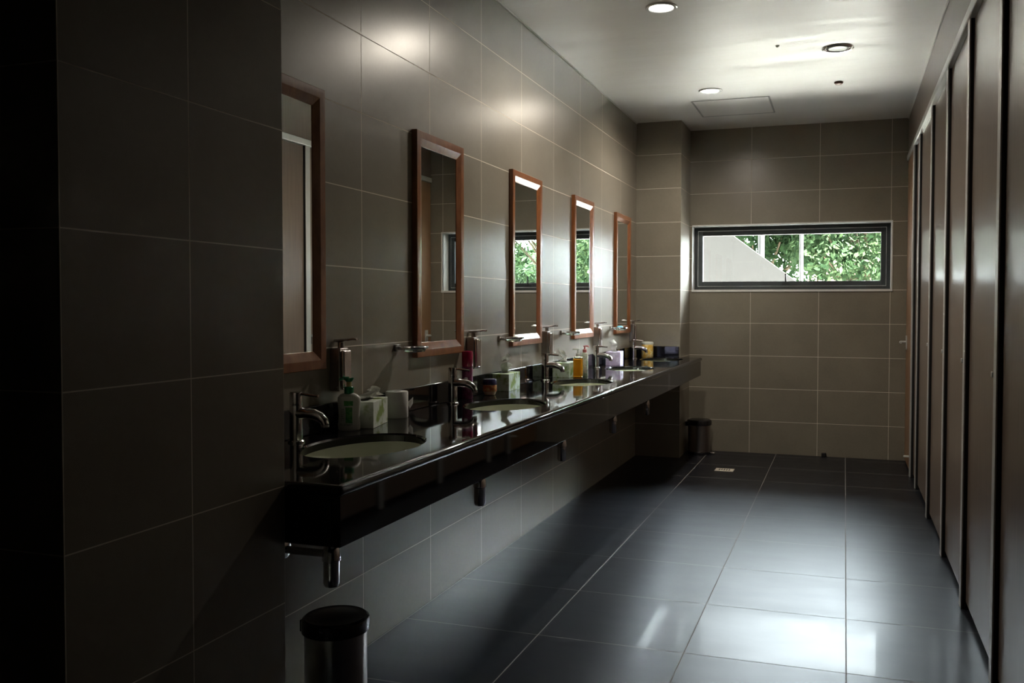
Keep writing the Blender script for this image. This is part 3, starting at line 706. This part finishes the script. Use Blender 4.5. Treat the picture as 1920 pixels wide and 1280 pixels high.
def leaf_mat(name, a, c):
    m, t, b, out = new_mat(name)
    g = t.nodes.new('ShaderNodeNewGeometry')
    col = ramp(t, g.outputs['Random Per Island'], a, c, 0.1, 0.9)
    t.links.new(col, b.inputs['Base Color']); b.inputs['Roughness'].default_value = 0.7; b.inputs['Specular IOR Level'].default_value = 0.1
    tl = t.nodes.new('ShaderNodeBsdfTranslucent'); t.links.new(col, tl.inputs['Color'])
    mx = t.nodes.new('ShaderNodeMixShader'); mx.inputs[0].default_value = 0.4
    t.links.new(b.outputs[0], mx.inputs[1]); t.links.new(tl.outputs[0], mx.inputs[2]); t.links.new(mx.outputs[0], out.inputs['Surface'])
    return m
m_leafA = leaf_mat('dark_green_leaves', (0.014, 0.032, 0.014), (0.030, 0.062, 0.024))
m_leafB = leaf_mat('light_green_leaves', (0.024, 0.052, 0.024), (0.052, 0.088, 0.040))
m_bark = simple('grey_brown_bark', (0.10, 0.075, 0.05), 0.9, 0, 0.3, 12, bmp=0.5)
def make_tree(label, x, y, seed, mat, h=5.6, rad=2.3, n=5200, leaf=0.085, zc=3.3):
    rnd = random.Random(seed); t = thing('tree', label, 'tree', (x, y, -0.05), 0, 'trees outside the window')
    b = MB(); pts = [Vector((0, 0, 0)), Vector((rnd.uniform(-.1, .1), 0, 0.8)), Vector((rnd.uniform(-.2, .2), 0, 1.7))]
    b.tube(pts, [0.14, 0.11, 0.09], 10)
    cl = []
    for k in range(26):
        th = rnd.uniform(0, 2 * PI); ph = rnd.uniform(-0.9, 1.2); rr = rad * rnd.uniform(0.45, 1.0)
        p = Vector((math.cos(th) * math.cos(ph) * rr, math.sin(th) * math.cos(ph) * rr * 0.8, zc + math.sin(ph) * rr * (h - zc) / rad))
        cl.append((p, rnd.uniform(0.45, 0.85)))
        if k < 16:
            m_ = pts[-1].lerp(p, 0.5) + Vector((0, 0, -0.15)); b.tube([pts[-1] - Vector((0, 0, 0.1)), m_, p], [0.055, 0.035, 0.012], 6)
    b.build('trunk', m_bark, t)
    me = bpy.data.meshes.new('foliage'); V = []; F_ = []
    for k in range(n):
        p, r = cl[rnd.randrange(len(cl))]
        d = Vector((rnd.gauss(0, 1), rnd.gauss(0, 1), rnd.gauss(0, 0.75))).normalized() * r * rnd.uniform(0.35, 1.0) ** 0.6
        c = p + d; nrm = (d.normalized() + Vector((rnd.uniform(-.9, .9), rnd.uniform(-.9, .9), rnd.uniform(-.2, 1.2)))).normalized()
        a = nrm.orthogonal().normalized(); q = nrm.cross(a); an = rnd.uniform(0, PI); u = a * math.cos(an) + q * math.sin(an); v = nrm.cross(u)
        s = leaf * rnd.uniform(0.6, 1.3); i0 = len(V)
        V += [c - u * s, c - v * s * 0.45, c + u * s, c + v * s * 0.45]; F_.append((i0, i0 + 1, i0 + 2, i0 + 3))
    me.from_pydata([tuple(v) for v in V], [], F_); me.materials.append(mat)
    o = bpy.data.objects.new('foliage', me); C.objects.link(o); o.parent = t
    return t
make_tree('dark leafed tree behind the two white poles', -2.1, 21.5, 1, m_leafA, h=5.0, rad=2.0, n=6500, leaf=0.10)
make_tree('large light green tree filling the middle of the window', 0.3, 20.5, 2, m_leafB, h=5.4, rad=2.0, n=17000, leaf=0.078, zc=3.4)
make_tree('light green tree at the right end of the window view', 2.9, 21.5, 3, m_leafB, h=5.6, rad=2.2, n=14000, leaf=0.08)
make_tree('tree further right, mostly seen reflected in the middle mirror', 6.3, 20.5, 4, m_leafB, h=5.6, rad=2.3, n=7000, leaf=0.085)


make_tree('bushy dark tree in the second row behind the middle tree', 1.6, 26.5, 7, m_leafA, h=6.0, rad=2.6, n=9000, leaf=0.15)
make_tree('bushy dark tree in the second row, right of the window view', 5.0, 27.0, 8, m_leafA, h=6.0, rad=2.6, n=9000, leaf=0.15)
